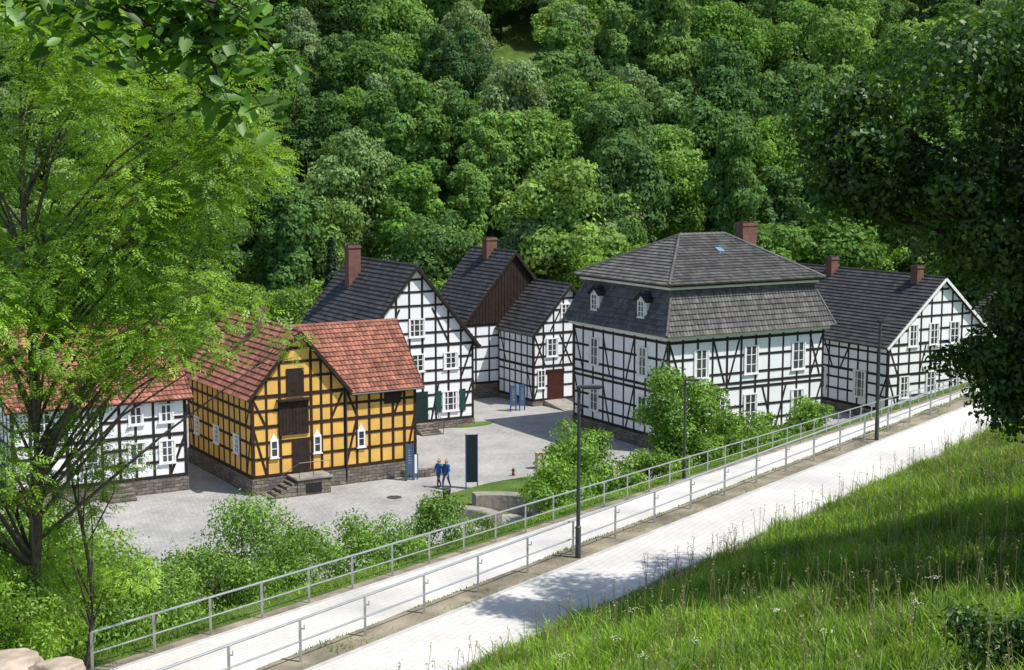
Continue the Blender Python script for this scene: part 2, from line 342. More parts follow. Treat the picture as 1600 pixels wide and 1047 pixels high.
def hip(b,x0,x1,y0,y1,z0,X0,X1,Y0,Y1,z1,mat,part,**k_):
    c0=[(x0,y0,z0),(x1,y0,z0),(x1,y1,z0),(x0,y1,z0)]; c1=[(X0,Y0,z1),(X1,Y0,z1),(X1,Y1,z1),(X0,Y1,z1)]
    for i in range(4):
        j=(i+1)%4; roofplane(b,c0[i],c0[j],c1[j],c1[i],mat,part,**k_)
        if (Vector(c0[i])-Vector(c1[i])).length>.1: ridge(b,Vector(c0[i])+Vector((0,0,.05)),Vector(c1[i])+Vector((0,0,.08)),mat,r=.12)
hip(b,-.55,W+.55,-.55,Dp+.55,8.0,.75,W-.75,.75,Dp-.75,11.1,TILEG,'mansard_tiles')
mw.box(.3,W-.3,.3,Dp-.3,11.02,11.34)
hip(b,-.0,W+.0,-.0,Dp+.0,11.34,5.1,9.2,Dp/2-.01,Dp/2+.01,14.25,TILEG,'upper_roof_tiles')
ridge(b,(5.1,Dp/2,14.33),(9.2,Dp/2,14.33),TILEG,r=.14)
chimney(b,12.3,7.2,9.5,15.0,1.3,.9)
def dormer(b,y,zb):
    wm=b.m('dormer_cheeks',WPAINT); x0=-.15
    wm.box(x0,1.2,y-.55,y+.55,zb,zb+1.35)
    fr=Fr((x0,0,0),(0,1,0),(-1,0,0)); window(b,fr,y,zb+.72,.75,1.15,2,3)
    a=x0-.15; roofplane(b,(a,y+.72,zb+1.3),(1.5,y+.72,zb+1.3),(1.5,y,zb+1.85),(a,y,zb+1.85),TILEK,'dormer_roofs',th=.3); roofplane(b,(1.5,y-.72,zb+1.3),(a,y-.72,zb+1.3),(a,y,zb+1.85),(1.5,y,zb+1.85),TILEK,'dormer_roofs',th=.3)
    wm.add([(x0-.005,y-.55,zb+1.35),(x0-.005,y+.55,zb+1.35),(x0-.005,y,zb+1.8)],[(0,1,2)])
dormer(b,2.9,8.85); dormer(b,8.7,8.85)
sk=b.m('skylight',M('skylight_glass',(.2,.3,.38),.1,.1,spec=.9)); 
def on(z_off,x0,x1,y0,y1):
    sl=(14.25-11.34)/(Dp/2); return [(x0,y0,11.34+sl*y0+z_off),(x1,y0,11.34+sl*y0+z_off),(x1,y1,11.34+sl*y1+z_off),(x0,y1,11.34+sl*y1+z_off)]
sk.hexa(on(.02,6.9,7.4,3.5,4.0),on(.17,6.9,7.4,3.5,4.0))
b.done()

# ---- white gable house
W,Dp,he,ha=9.4,11.4,6.3,11.9; b=Bld('half_timbered_gable_house',-11.0,99.6,30); f=fr4(W,Dp); gt=gtop(W,he,ha)
body(b,0,W,0,Dp,.6,he,ha,'y',WHITE); b.m('stone_plinth',STONE).box(-.06,W+.06,-.06,Dp+.06,-1,.6)
rows=[(.7,.2),1.6,2.6,(3.5,.2),4.4,5.3,(6.25,.22),7.2,8.2,9.2,10.2,11.1]
dg=[(.1,3.4,1.1,.8),(8.3,.8,9.3,3.4),(.1,6.1,1.1,3.6),(8.3,3.6,9.3,6.1),(5.9,.8,6.5,3.4),(2.9,3.6,3.6,6.1),(2.0,6.3,3.4,9.0),(7.4,6.3,6.0,9.0)]
timber(b,f['F'],W,.6,he,spaced(W,9),rows,top=gt,diags=dg,w=.16); timber(b,f['R'],Dp,.6,he,spaced(Dp,10),rows[:7],diags=[(.1,3.4,1.2,.8)]); timber(b,f['L'],Dp,.6,he,spaced(Dp,10),rows[:7]); timber(b,f['B'],W,.6,he,spaced(W,8),rows,top=gt)
for a,z,w,h in ((4.75,7.6,1.3,1.35),(7.5,5.05,1.2,1.25),(4.8,5.05,1.1,1.3),(7.45,2.05,1.35,1.5),(2.0,5.05,1.1,1.3)): window(b,f['F'],a,z,w,h,3 if w>1.2 else 2,3)
m=b.m('green_shutters',GREEN); fbox(m,f['F'],6.2,6.68,1.25,2.85,-.02,.08); fbox(m,f['F'],8.22,8.7,1.25,2.85,-.02,.08)
m=b.m('door',DOORG); fbox(m,f['F'],4.35,5.6,.6,2.9,-.02,.075)
m=b.m('door_steps',STONE)
for i in range(5): m.box(4.2,5.8,-.4-.32*(5-i),(-.065 if i==4 else -.4-.32*(4-i)-.002),-.3,.12*(i+1))
m=b.m('step_handrail',ANTHR); m.tube([(5.85,-2.0,0),(5.85,-2.0,1.0),(5.85,-.5,1.6),(5.85,-.2,1.6),(5.85,-.2,.5)],.025,5); m.tube([(5.85,-1.2,.2),(5.85,-1.2,1.3)],.02,5)
groof(b,0,W,0,Dp,he,ha,'y',TILEK,barge=TIMB); chimney(b,3.4,8.2,9.0,13.2,1.0,.8); b.done()

# ---- dark boarded gable house
W,Dp,he,ha=9.6,7.0,6.2,11.9; bx,by=-1.06-.866*3.4,(118.7-2.2)/.9925-.5*3.4; b=Bld('boarded_gable_house',bx,by,30); f=fr4(W,Dp); gt=gtop(W,he,ha)
body(b,0,W,0,Dp,1.2,he,ha,'y',WHITE); b.m('stone_plinth',STONE).box(-.06,W+.06,-.06,Dp+.06,-1,1.2)
for k in ('F','L','R'): timber(b,f[k],W if k=='F' else Dp,1.2,he,spaced(W if k=='F' else Dp,8 if k=='F' else 6),[(1.3,.2),2.3,3.3,4.3,5.2,(6.1,.2)],diags=[(.1,3.9,1.0,1.4)],w=.14)
m=b.m('board_cladding',BOARD); fr=f['F']
P=[(-.0,he),(W,he),(W/2,ha)]
m.add([fr.P(a,z,.02) for a,z in P]+[fr.P(a,z,.09) for a,z in P],[(0,1,2),(3,4,5),(0,1,4,3),(1,2,5,4),(2,0,3,5)])
for i in range(1,32):
    a=W*i/32; fbox(m,fr,a-.03,a+.03,he,gt(a)-.03,.08,.125)
groof(b,0,W,0,Dp,he,ha,'y',TILEK,barge=BOARD); chimney(b,4.5,3.6,10,13.1,1.0,.8); b.done()

# ---- small gable house
W,Dp,he,ha=6.6,5.6,5.9,9.5; b=Bld('half_timbered_cottage',1.69,(114-2.39)/.9925,30); f=fr4(W,Dp); gt=gtop(W,he,ha)
body(b,0,W,0,Dp,.4,he,ha,'y',WHITE); b.m('stone_plinth',STONE).box(-.06,W+.06,-.06,Dp+.06,-1,.4)
rows=[(.5,.2),1.6,2.6,(3.2,.2),4.0,5.0,(5.85,.2),6.7,7.7,8.6]
dg=[(.1,3.3,1.1,5.7),(.1,5.7,1.1,3.3),(2.5,3.3,3.6,5.7),(2.5,5.7,3.6,3.3),(5.4,3.3,6.5,5.7),(.1,.6,.9,3.0),(1.6,6.0,2.5,7.6),(4.8,6.0,4.1,7.6)]
timber(b,f['F'],W,.4,he,spaced(W,7),rows,top=gt,diags=dg,w=.14); timber(b,f['L'],Dp,.4,he,spaced(Dp,6),rows[:7],diags=[(.1,.6,1,3.1),(4.4,3.3,5.4,5.7)],w=.14); timber(b,f['R'],Dp,.4,he,spaced(Dp,5),rows[:7])
for a,z,w,h in ((3.0,7.6,.9,1.1),(3.95,7.6,.9,1.1),(1.75,4.7,1.1,1.5),(.75,2.2,.7,1.5),(4.6,4.7,1.1,1.5)): window(b,f['F'],a,z,w,h,2,3)
fbox(b.m('door',DOORB),f['F'],1.35,2.75,.1,2.7,-.02,.08); fbox(b.m('door_surround',TIMBR),f['F'],1.2,2.9,2.7,2.9,-.02,.1)
m=b.m('door_ramp',CONC); m.add([(1.0,-.07,0),(1.0,-3.2,0),(3,-3.2,0),(3,-.07,0),(1.0,-.07,.45),(1,-3.2,.05),(3,-3.2,.05),(3,-.07,.45)],[(0,1,2,3),(4,5,6,7),(0,1,5,4),(1,2,6,5),(2,3,7,6),(3,0,4,7)])
groof(b,0,W,0,Dp,he,ha,'y',TILEK,barge=TIMB,ov=.3); b.done()

# ---- long right house
W,Dp,he,ha=11.0,17,5.8,10.5; b=Bld('long_half_timbered_house',28.3,106,30); f=fr4(W,Dp); gt=gtop(W,he,ha)
body(b,0,W,0,Dp,.7,he,ha,'y',WHITE); b.m('stone_plinth',STONE).box(-.06,W+.06,-.06,Dp+.06,-1,.7)
rows=[(.8,.2),1.8,2.7,(3.45,.2),4.3,5.1,(5.75,.2),6.8,7.8,8.8,9.8]
timber(b,f['F'],W,.7,he,spaced(W,10),rows,top=gt,diags=[(.1,3.3,1,.9),(.1,5.6,1,3.5),(9.9,.9,10.9,3.3),(3.3,3.5,3.9,5.6),(7.9,3.5,7.4,5.6)],w=.15); timber(b,f['L'],Dp,.7,he,spaced(Dp,16),rows[:7],diags=[(.1,3.3,1.1,.9),(4,5.6,5.1,3.5),(7,.9,8,3.4),(11,5.6,12,3.5),(6,3.5,7,5.6)],w=.15); timber(b,f['R'],Dp,.7,he,spaced(Dp,12),rows[:7])
for a,z in ((2.5,6.4),(4.7,6.4),(6.9,6.4),(1.7,2.5),(4.5,2.7),(7.3,2.7)): window(b,f['F'],a,z,1.05,1.7,2,3)
window(b,f['L'],2.9,2.5,1.4,2.1,3,3); window(b,f['L'],7.2,2.5,1.2,1.8,2,3)
groof(b,0,W,0,Dp,he,ha,'y',TILEK,barge=WPAINT); chimney(b,5.0,11.8,9,11.6,.75,.75); chimney(b,5.0,2.2,9,11.5,.7,.7); b.done()

# ---- house beyond at the right
b=Bld('half_timbered_house',44,113,30); W,Dp=12,10; f=fr4(W,Dp); gt=gtop(W,5.8,10)
body(b,0,W,0,Dp,.5,5.8,10,'y',WHITE); timber(b,f['F'],W,.5,5.8,spaced(W,10),[.6,1.8,3.0,4.2,5.7,7,8.2],top=gt); timber(b,f['L'],Dp,.5,5.8,spaced(Dp,9),[.6,1.8,3.0,4.2,5.7])
b.m('stone_plinth',STONE).box(-.06,W+.06,-.06,Dp+.06,-1,.5)
for a in (2.5,6,9.5): window(b,f['F'],a,2.3,1.1,1.4); window(b,f['F'],a,4.9,1.1,1.3)
groof(b,0,W,0,Dp,5.8,10,'y',TILEK,barge=WPAINT); b.done()

# ---- ochre barn
b=Bld('ochre_timber_barn',-15.2,81.8,31.4); W1,D1=5.94,11.3; W2=10.8; f=fr4(W2,D1); he,ha=6.0,9.5
body(b,0,W1,0,D1,1.0,he,ha,'y',YELLOW); body(b,W1+.002,W2,.004,6.4,1.0,5.9,9.3,'x',YELLOW,'wing_walls')
b.m('stone_plinth',STONE).box(-.08,W2+.08,-.08,6.5,-1,1.0); b.m('stone_plinth',STONE).box(-.078,W1+.08,6.502,D1+.08,-1,.998)
g1=gtop(W1,he,ha); top=lambda a: g1(a) if a<W1 else 5.9
rows=[(1.1,.22),2.15,3.1,(4.05,.2),5.0,(5.85,.22)]
cols=[0,.95,1.75,3.75,4.4,5.1,5.94,6.75,7.55,8.35,9.2,10.0,10.8]
timber(b,f['F'],W2,1.0,5.9,cols,rows,top=top,diags=[(.1,3.9,.85,1.2),(.1,5.7,.85,4.1),(5.0,4.1,5.8,5.7),(6.0,1.2,6.7,3.9),(10.1,1.2,10.7,3.9),(6.1,5.7,6.8,4.1),(9.9,5.7,9.3,4.1)],mat=TIMBR,w=.16)
m=b.m('timber_frame',TIMBR)
for z in (6.9,7.8,8.6):
    h=(ha-z)/(ha-he)*W1/2; fbox(m,f['F'],W1/2-h,W1/2+h,z-.08,z+.08,-.02,.039)
timber(b,f['L'],D1,1.0,6,spaced(D1,12),rows,diags=[(.1,3.9,.9,1.2),(.1,5.7,.9,4.1),(D1-.9,1.2,D1-.1,3.9)],mat=TIMBR,w=.16)
frR=Fr((W2,0,0),(0,1,0),(1,0,0)); timber(b,frR,6.4,1.0,5.9,spaced(6.4,6),rows+[6.8,7.7],top=lambda a:5.9+3.4*(1-abs(a-3.2)/3.2),mat=TIMBR,w=.16)
for a,z in ((1.35,2.7),(4.1,2.7),(7.0,2.75)):
    window(b,f['F'],a,z,.5,1.05,1,2); m=b.m('window_frames',WPAINT); m.add([f['F'].P(a-.25,z+.53,.05),f['F'].P(a+.25,z+.53,.05),f['F'].P(a,z+.95,.05)],[(0,1,2)])
for a in (2.5,6.0,9.6): window(b,f['L'],a,2.75,.95,1.15,2,4)
m=b.m('loft_doors',BOARD)
fbox(m,f['F'],1.65,3.55,3.45,5.45,-.02,.11); fbox(m,f['F'],2.2,3.3,5.75,7.4,-.02,.07); fbox(m,f['F'],2.5,3.6,1.0,3.1,-.02,.09); fbox(m,f['F'],8.6,9.7,4.75,5.7,-.02,.09); fbox(m,f['F'],1.55,3.7,5.5,5.62,-.02,.35)
for i in range(9): fbox(m,f['F'],1.68+i*.21,1.70+i*.21,3.45,5.45,.1,.125)
m=b.m('entrance_steps',STONE)
m.box(2.2,4.3,-1.5,-.085,-.3,.98)
for i in range(5): m.box(2.198-.34*(i+1),2.198-.34*i-.002,-1.45,-.15,-.3,.98-.17*(i+1))
b.m('cellar_hatch',BLACK).box(2.7,3.7,-1.53,-1.502,.15,.75)
b.m('landing_slab',CONC).box(2.1,4.4,-1.6,-.085,.982,1.08)
m=b.m('step_handrail',ANTHR); m.tube([(2.3,-1.5,1.05),(2.3,-1.5,2.0),(4.25,-1.5,2.0),(4.25,-1.5,1.05)],.025,5); m.tube([(3.2,-1.5,1.05),(3.2,-1.5,2.0)],.02,5); m.tube([(.5,-1.5,.1),(.5,-1.5,1.0),(2.3,-1.5,2.0)],.022,5)
m=b.m('downpipe',ANTHR); m.tube([(6.0,-.12,.3),(6.0,-.12,5.8)],.05,6)
groof(b,0,W1,0,D1,he,ha,'y',TILER,barge=TIMBR,ov=.35,og=.4)
groof(b,W1,W2,0,6.4,5.9,9.3,'x',TILER,part='wing_roof_tiles',barge=BOARD,ov=.4,og=.35,cutl=(W1+.28,W1/2+.12))
m=b.m('wing_gutter',ANTHR); m.tube([(W1+.3,-.46,5.58),(W2+.35,-.46,5.58)],.06,6)
chimney(b,2.6,5.0,8.6,10.6,.55,.55); b.done()

# ---- left red roofed house
W,Dp=10,9; b=Bld('red_roofed_half_timbered_house',-28.06,78.4,30); f=fr4(W,Dp)
body(b,0,W,0,Dp,.9,5.8,9.6,'x',WHITE); b.m('stone_plinth',STONE).box(-.06,W+.06,-.06,Dp+.06,-1,.9)
rows=[(1.0,.2),1.9,2.8,(3.5,.2),4.5,(5.6,.2)]
timber(b,f['F'],W,.9,5.75,spaced(W,10),rows,diags=[(.1,3.4,1,1.1),(9,1.1,9.9,3.4),(4.6,3.6,5.3,5.5)]); timber(b,f['R'],Dp,.9,5.8,spaced(Dp,8),rows+[6.6,7.6],top=lambda a:5.8+3.8*(1-abs(a-4.5)/4.5)); timber(b,f['L'],Dp,.9,5.8,spaced(Dp,8),rows)
for a in (1.8,4.4,7,8.8): window(b,f['F'],a,2.5,1.0,1.4,2,3); window(b,f['F'],a,4.8,.9,1.1,2,2)
groof(b,0,W,0,Dp,5.8,9.6,'x',TILER,barge=TIMB); 
m=b.m('steps',STONE)
for i in range(4): m.box(5.0,6.6,-.07-.3*(4-i),-.07-.3*(3-i)-.002,-.2,.2*(i+1))
b.done()

# ------------------------------------------------------------ street furniture
def lamp(x,y,z,H,ang):
    e=empty('street_lamp',(x,y,z),ang); m=MB(); m.tube([(0,0,-.2),(0,0,.9),(0,0,.92),(0,0,H)],[.08,.08,.058,.045],10); m.obj('pole',ANTHR,e)
    m=MB(); m.box(-.08,.62,-.1,.1,H,H+.06); m.box(.1,.58,-.08,.08,H-.02,H-.001); m.obj('luminaire',ANTHR,e)
    m=MB(); m.box(.14,.54,-.06,.06,H-.032,H-.021); m.obj('lens',WPAINT,e)
def onN(n): return -4.66+15.3*n/12,30.5+18.6*n/12
x,y=onN(5.0); lamp(x+.1,y-.2,float(zf(x,y)),4.75,0)
x,y=onN(14.3); lamp(x+.1,y-.2,float(zf(x,y)),4.5,.3)
x,y=xy(32,-.35); lamp(x,y,float(zf(x,y)),4.4,0)
def stele(x,y,ang,H,W,panel,parts=True):
    e=empty('information_sign',(x,y,.02),ang); m=MB(); m.box(-W/2,-W/2+.06,-.06,.06,0,H); m.box(W/2-.06,W/2,-.06,.06,0,H); m.obj('frame',BLUE,e)
    m=MB(); m.box(-W/2+.062,W/2-.062,-.045,.045,.4,H-.05); m.obj('panel',panel,e)
    if parts:
        m=MB()
        for i in range(6): m.box(-W/2+.14,-W/2+.14+random.uniform(.2,.5)*W,-.049,-.0455,H-.4-i*.16,H-.375-i*.16)
        m.obj('printed_lines',KERB,e)
stele(-2.42,83.7,D2R(8),3.35,.75,PANEL,False)
stele(-6.3,85.9,D2R(25),2.3,.5,SLATE); stele(-5.95,86.2,D2R(25),1.6,.3,WPAINT,False)
stele(.1,110.3,D2R(30),2.1,.55,SLATE); stele(.8,110.7,D2R(30),2.1,.5,SLATE)
e=empty('litter_bin',(-3.75,79.9,.02)); m=MB(); m.tube([(0,0,.0),(0,0,.08),(0,0,.85),(0,0,.87)],[.18,.22,.24,.2],12); m.obj('body',BLACK,e); m=MB(); m.tube([(0,0,.872),(0,0,.92)],[.25,.23],12); m.obj('lid',ANTHR,e)
e=empty('fire_hydrant',(.08,87.3,.15)); e.scale=(.65,.65,.55); m=MB(); m.tube([(0,0,-.3),(0,0,.0),(0,0,.02),(0,0,.45),(0,0,.5),(0,0,.62)],[.16,.16,.11,.11,.15,.05],12); m.tube([(-.2,0,.33),(.2,0,.33)],.06,8); m.tube([(0,-.2,.33),(0,0,.33)],.07,8); m.obj('hydrant_body',RED,e)
e=empty('utility_cabinet',(2.0,89.4,0),.5); m=MB(); m.box(-.5,.5,-.2,.2,0,1.05); m.box(-.54,.54,-.24,.24,1.052,1.1); m.obj('housing',BEIGE,e); m=MB(); m.box(-.02,-.005,-.212,-.202,.1,1.0); m.box(.1,.14,-.225,-.202,.5,.6); m.obj('door_gap',BLACK,e)
def disc(x,y,r):
    m=MB(); n=24; m.add([(x+r*math.cos(i*6.2832/n),y+r*math.sin(i*6.2832/n),.026) for i in range(n)],[tuple(range(n))]); m.obj('manhole_cover',ANTHR)
disc(-6.9,81.5,.45); disc(5,105.5,.45)
def arc(cx,cy,r,a0,a1,w,h,name='curved_stone_seat',z=0.0,mat=CONC,n=6):
    e=empty(name,(cx,cy,z)); m=MB()
    for i in range(n):
        A=D2R(a0+(a1-a0)*i/n+.5); B=D2R(a0+(a1-a0)*(i+1)/n-.5); hh=h+random.uniform(-.05,.05)
        kk=3 if n>1 else 9
        for k in range(kk):
            A_=A+(B-A)*k/kk; B_=A+(B-A)*(k+1)/kk
            def q(z,g=0): return [(math.cos(A_)*(r+g),math.sin(A_)*(r+g),z),(math.cos(A_)*(r+w-g),math.sin(A_)*(r+w-g),z),(math.cos(B_)*(r+w-g),math.sin(B_)*(r+w-g),z),(math.cos(B_)*(r+g),math.sin(B_)*(r+g),z)]
            m.hexa(q(-.3),q(hh-.06)); m.hexa(q(hh-.058),q(hh,.06))
    m.obj('stone_blocks',mat,e)
arc(-3.6,73.6,2.6,25,115,.8,.75,n=1); arc(-1.0,74.8,3.0,35,110,.8,1.1,n=1); 
arc(-6.2,88.6,1.6,180,350,.4,.55,'stone_planter',mat=STONE)
def mound(name,cx,cy,rx,ry,ang,h):
    nr,na=10,40; vs=[];fs=[]
    for i in range(nr+1):
        r=i/nr
        for k in range(na):
            a=6.28318*k/na; u=rx*r*math.cos(a)*(1+.12*math.sin(3*a)); v=ry*r*math.sin(a)
            vs.append((cx+u*math.cos(ang)-v*math.sin(ang),cy+u*math.sin(ang)+v*math.cos(ang),-.05+h*(1-r**2.5)+.08))
    for i in range(nr):
        for k in range(na): fs.append((i*na+k,i*na+(k+1)%na,(i+1)*na+(k+1)%na,(i+1)*na+k))
    m=MB(); m.add(vs,fs); m.obj(name,GR,smooth=True)
mound('lawn_mound',.6,82.2,6.8,3.4,D2R(44),.6); mound('lawn_mound',-3.2,104.5,2.2,.9,D2R(30),.1)

# ------------------------------------------------------------ people
def person(x,y,ang,ph,pack,H=1.0,hl=.0):
    V=[];E=[];R=[];tag=[]
    def v(p,r,t,par=None):
        V.append(p);R.append(r);tag.append(t)
        if par is not None: E.append((par,len(V)-1))
        return len(V)-1
    pel=v((0,0,.95),.15,'L'); sp=v((0,.0,1.12),.135,'J',pel); ch=v((0,0,1.32),.16,'J',sp); nk=v((0,0,1.47),.065,'S',ch); hb=v((0,-.01,1.56),.075,'S',nk); hc=v((0,-.015,1.65),.098,'S',hb); ht=v((0,0,1.72),.07,'S',hc)
    for sgn in (-1,1):
        st=ph*sgn
        sh=v((.165*sgn,0,1.40),.07,'J',ch); el=v((.23*sgn,.08*st+.03,1.13),.05,'J',sh); wr=v((.235*sgn,.14*st-.1,.90),.033,'J',el); pa=v((.235*sgn,.14*st-.13,.84),.036,'S',wr)
        for k in range(4): 
            f1=v((.235*sgn-.008*sgn,.14*st-.165+.02*k,.79),.0095,'S',pa); v((.225*sgn,.14*st-.16+.02*k,.75+(.012 if k in(0,3) else 0)),.008,'S',f1)
        th=v((.215*sgn,.14*st-.175,.83),.011,'S',pa); v((.21*sgn,.14*st-.19,.80),.009,'S',th)
        hp=v((.09*sgn,0,.88),.1,'L',pel); kn=v((.1*sgn,-.16*st-.04,.50),.07,'L',hp); an=v((.1*sgn,-.28*st+.06,.12),.045,'L',kn); hl_=v((.1*sgn,-.28*st+.05,.05),.045,'F',an); v((.11*sgn,-.28*st-.13,.04),.038,'F',hl_)
    me=bpy.data.meshes.new('b'); me.from_pydata(V,E,[]); o=bpy.data.objects.new('tmp',me); COL.objects.link(o)
    md=o.modifiers.new('s','SKIN'); 
    for i,sv in enumerate(me.skin_vertices[0].data): sv.radius=(R[i],R[i]*(.75 if tag[i]=='J' and i<5 else 1)); sv.use_root=(i==0)
    sb=o.modifiers.new('u','SUBSURF'); sb.levels=2; sb.render_levels=2
    dg=bpy.context.evaluated_depsgraph_get(); nm=bpy.data.meshes.new_from_object(o.evaluated_get(dg)); bpy.data.objects.remove(o)
    for m_ in (JACK,JEANS,SKIN,SHOE,HAIR): nm.materials.append(m_)
    idx={'J':0,'L':1,'S':2,'F':3}
    segs=[(np.array(V[a]),np.array(V[b_]),tag[b_] if tag[b_]!='S' or tag[a]!='J' else 'S') for a,b_ in E]
    for p_ in nm.polygons:
        c=np.array(p_.center); best=9;bt='J'
        for A,B,tg in segs:
            d=B-A; t_=np.clip(np.dot(c-A,d)/np.dot(d,d),0,1); dd=np.linalg.norm(c-A-d*t_)
            if dd<best: best=dd;bt=tg
        mi=idx[bt]
        if abs(c[0])<.14 and .9<c[2]<1.49: mi=0
        if c[2]<.9 and mi==0 and abs(c[0])<.17: mi=1
        if c[2]>1.56 and (c[1]>-.01 or c[2]>1.70): mi=4
        p_.material_index=mi; p_.use_smooth=True
    e=empty('walking_person',(x,y,.02),ang); e.scale=(H,H,H)
    ob=bpy.data.objects.new('body',nm); COL.objects.link(ob); ob.parent=e
    m=MB(); m.tube([(0,-.105,1.665),(0,-.128,1.635),(0,-.11,1.625)],[.008,.016,.01],6); m.tube([(-.1,0,1.66),(-.112,.005,1.66)],[.022,.016],6); m.tube([(.1,0,1.66),(.112,.005,1.66)],[.022,.016],6); m.obj('nose_and_ears',SKIN,e)
    m=MB(); m.tube([(-.035,-.1,1.67),(-.035,-.112,1.67)],.01,6); m.tube([(.035,-.1,1.67),(.035,-.112,1.67)],.01,6); m.tube([(-.025,-.105,1.595),(.025,-.105,1.595)],.005,4); m.obj('eyes_and_mouth',DOORB,e)
    m=MB(); m.tube([(0,.04,1.76),(0,.09,1.70),(0,.1,1.62),(0,.08,1.54-hl),(0,.07,1.50-hl)],[.05,.085,.09,.07,.03],9); m.obj('hair',HAIR,e,smooth=True)
    if pack:
        m=MB(); m.tube([(0,.2,1.0),(0,.22,1.05),(0,.22,1.3),(0,.19,1.42)],[.09,.14,.14,.06],8); m.tube([(.1,.15,1.4),(.11,0,1.47),(.1,-.14,1.35),(.12,.02,1.1)],.018,5); m.tube([(-.1,.15,1.4),(-.11,0,1.47),(-.1,-.14,1.35),(-.12,.02,1.1)],.018,5); m.obj('backpack',BLACK,e,smooth=True)
person(-4.42,84.0,D2R(-35),1,False,1.0,.06); person(-3.95,83.7,D2R(-30),-.9,True,1.02)

# ------------------------------------------------------------ vegetation
def unit(n): v=RNG.normal(size=(n,3)); return v/np.linalg.norm(v,axis=1)[:,None]
def leafquads(C,Nn,l,w,droop=0):
    n=len(C); r=unit(n); d=np.cross(Nn,r); d/=np.linalg.norm(d,axis=1)[:,None]+1e-9
    if droop: d[:,2]-=droop; d/=np.linalg.norm(d,axis=1)[:,None]
    s=np.cross(d,Nn); s/=np.linalg.norm(s,axis=1)[:,None]+1e-9
    l=(l*RNG.uniform(.7,1.3,n))[:,None]; w=(w*RNG.uniform(.7,1.3,n))[:,None]
    V=np.stack([C-d*l/2,C-d*l*.08+s*w/2,C+d*l/2,C-d*l*.08-s*w/2],1).reshape(-1,3); return V,np.arange(4*n).reshape(n,4)
def blobleaves(blobs,n,l,w,inner=.55,bias=.35,droop=0,nj=.7):
    bl=np.array(blobs); r2=bl[:,3]**2; k=RNG.choice(len(bl),n,p=r2/r2.sum()); u=unit(n); u[:,2]+=bias; u/=np.linalg.norm(u,axis=1)[:,None]
    lump=1+.16*np.sin(u[:,0]*7+k)*np.sin(u[:,1]*6+k*2)+.12*np.sin(u[:,2]*9+k*3)
    rad=bl[k,3]*(inner+(1.10-inner)*RNG.random(n)**.5)*lump
    C=bl[k,:3]+u*rad[:,None]*np.array([1,1,.85]); Nn=u+unit(n)*nj; Nn/=np.linalg.norm(Nn,axis=1)[:,None]
    bt=RNG.uniform(.82,1.18,len(bl)); V,Fc=leafquads(C,Nn,l,w,droop); return V,Fc,bt[k]*RNG.uniform(.7,1.3,n)
LF_FOREST=leafmat('forest_leaves',[(.10,.19,.055),(.155,.28,.07),(.12,.21,.08),(.22,.37,.095),(.15,.27,.07),(.26,.35,.18),(.19,.34,.07),(.095,.18,.07),(.28,.42,.11)],.3,True,0)
LF_SPRUCE=leafmat('needle_leaves',[(.02,.055,.025),(.03,.07,.03)],.1)
LF_SHRUB=leafmat('shrub_leaves',[(.12,.24,.035),(.21,.36,.06)],.35,gloss=.03)
LF_VALLEY=leafmat('valley_leaves',[(.16,.29,.055),(.28,.43,.10)],.35,gloss=.0)
LF_DARK=leafmat('oak_leaves',[(.032,.075,.013),(.065,.145,.022)],.45)
LF_ASH=leafmat('ash_leaves',[(.16,.30,.035),(.28,.45,.06)],.5,gloss=.04)
LF_BEECH=leafmat('beech_leaves',[(.06,.15,.018),(.12,.26,.03)],.5)
GRASSM=leafmat('grass_blades',[(.14,.27,.03),(.27,.41,.065)],.45,gloss=.03)
SEEDM=leafmat('grass_seed_heads',[(.26,.24,.12),(.40,.36,.20)],.3)
def crown(cx,cy,cz,rx,ry,rz,nb,rb,shell=.55):
    out=[]
    for i in range(nb):
        u=unit(1)[0]; r=random.uniform(shell,.92); z=u[2]*rz*r
        out.append((cx+u[0]*rx*r,cy+u[1]*ry*r,cz+z,random.uniform(*rb)))
    return out
variants=[]
for i in range(12):
    nar=(i%3==2)
    hh=random.uniform(14,17) if nar else random.uniform(11,15); rx=random.uniform(2.2,2.9) if nar else random.uniform(3.2,4.8)
    bl=crown(0,0,hh*.62,rx,rx,hh*.38,38,(.6,1.1) if nar else (.8,1.6),.6)+[(0,0,hh*.6,rx*.66),(0,0,hh*.45,rx*.56),(0,0,hh*.78,rx*.46)]
    V,Fc,tn=blobleaves(bl,16000,.33,.24,inner=.74,nj=.6); variants.append(npmesh('broadleaf_crown',V,Fc,LF_FOREST,tn,link=False))
forest=empty('forest')
m=MB(); m.tube([(0,0,-2),(0,0,5),(.2,0,9)],[.28,.2,.1],6); tm=m.obj('trunk',BARKD,forest); tm.location=(0,140,float(zf(0,140))); tmesh=tm.data
cnt=0
for gyy in np.arange(133,262,5.6):
    for gxx in np.arange(-112,118,6.0):
        x=gxx+random.uniform(-2.7,2.7)+(3 if int(gyy/5.6)%2 else 0); y=gyy+random.uniform(-2.5,2.5)
        if abs(x)>.40*y+18: continue
        gul=abs(x-(-2+.06*(y-150)*1.0)); 
        if gul<3.0 and 160<y<200: continue
        if random.random()<.06: continue
        z=float(zf(x,y)); sc=random.uniform(.62,1.32)
        o=bpy.data.objects.new('tree_crown',random.choice(variants)); COL.objects.link(o); o.parent=forest; o.location=(x,y,z-1.0); o.rotation_euler=(random.uniform(-.08,.08),random.uniform(-.08,.08),random.uniform(0,6.28)); o.scale=(sc*random.uniform(.85,1.1),sc*random.uniform(.85,1.1),sc*random.uniform(.9,1.18))
        if random.random()<.35:
            t_=bpy.data.objects.new('tree_trunk',tmesh); COL.objects.link(t_); t_.parent=forest; t_.location=(x,y,z); t_.scale=(1,1,sc)
        cnt+=1
print('forest',cnt)
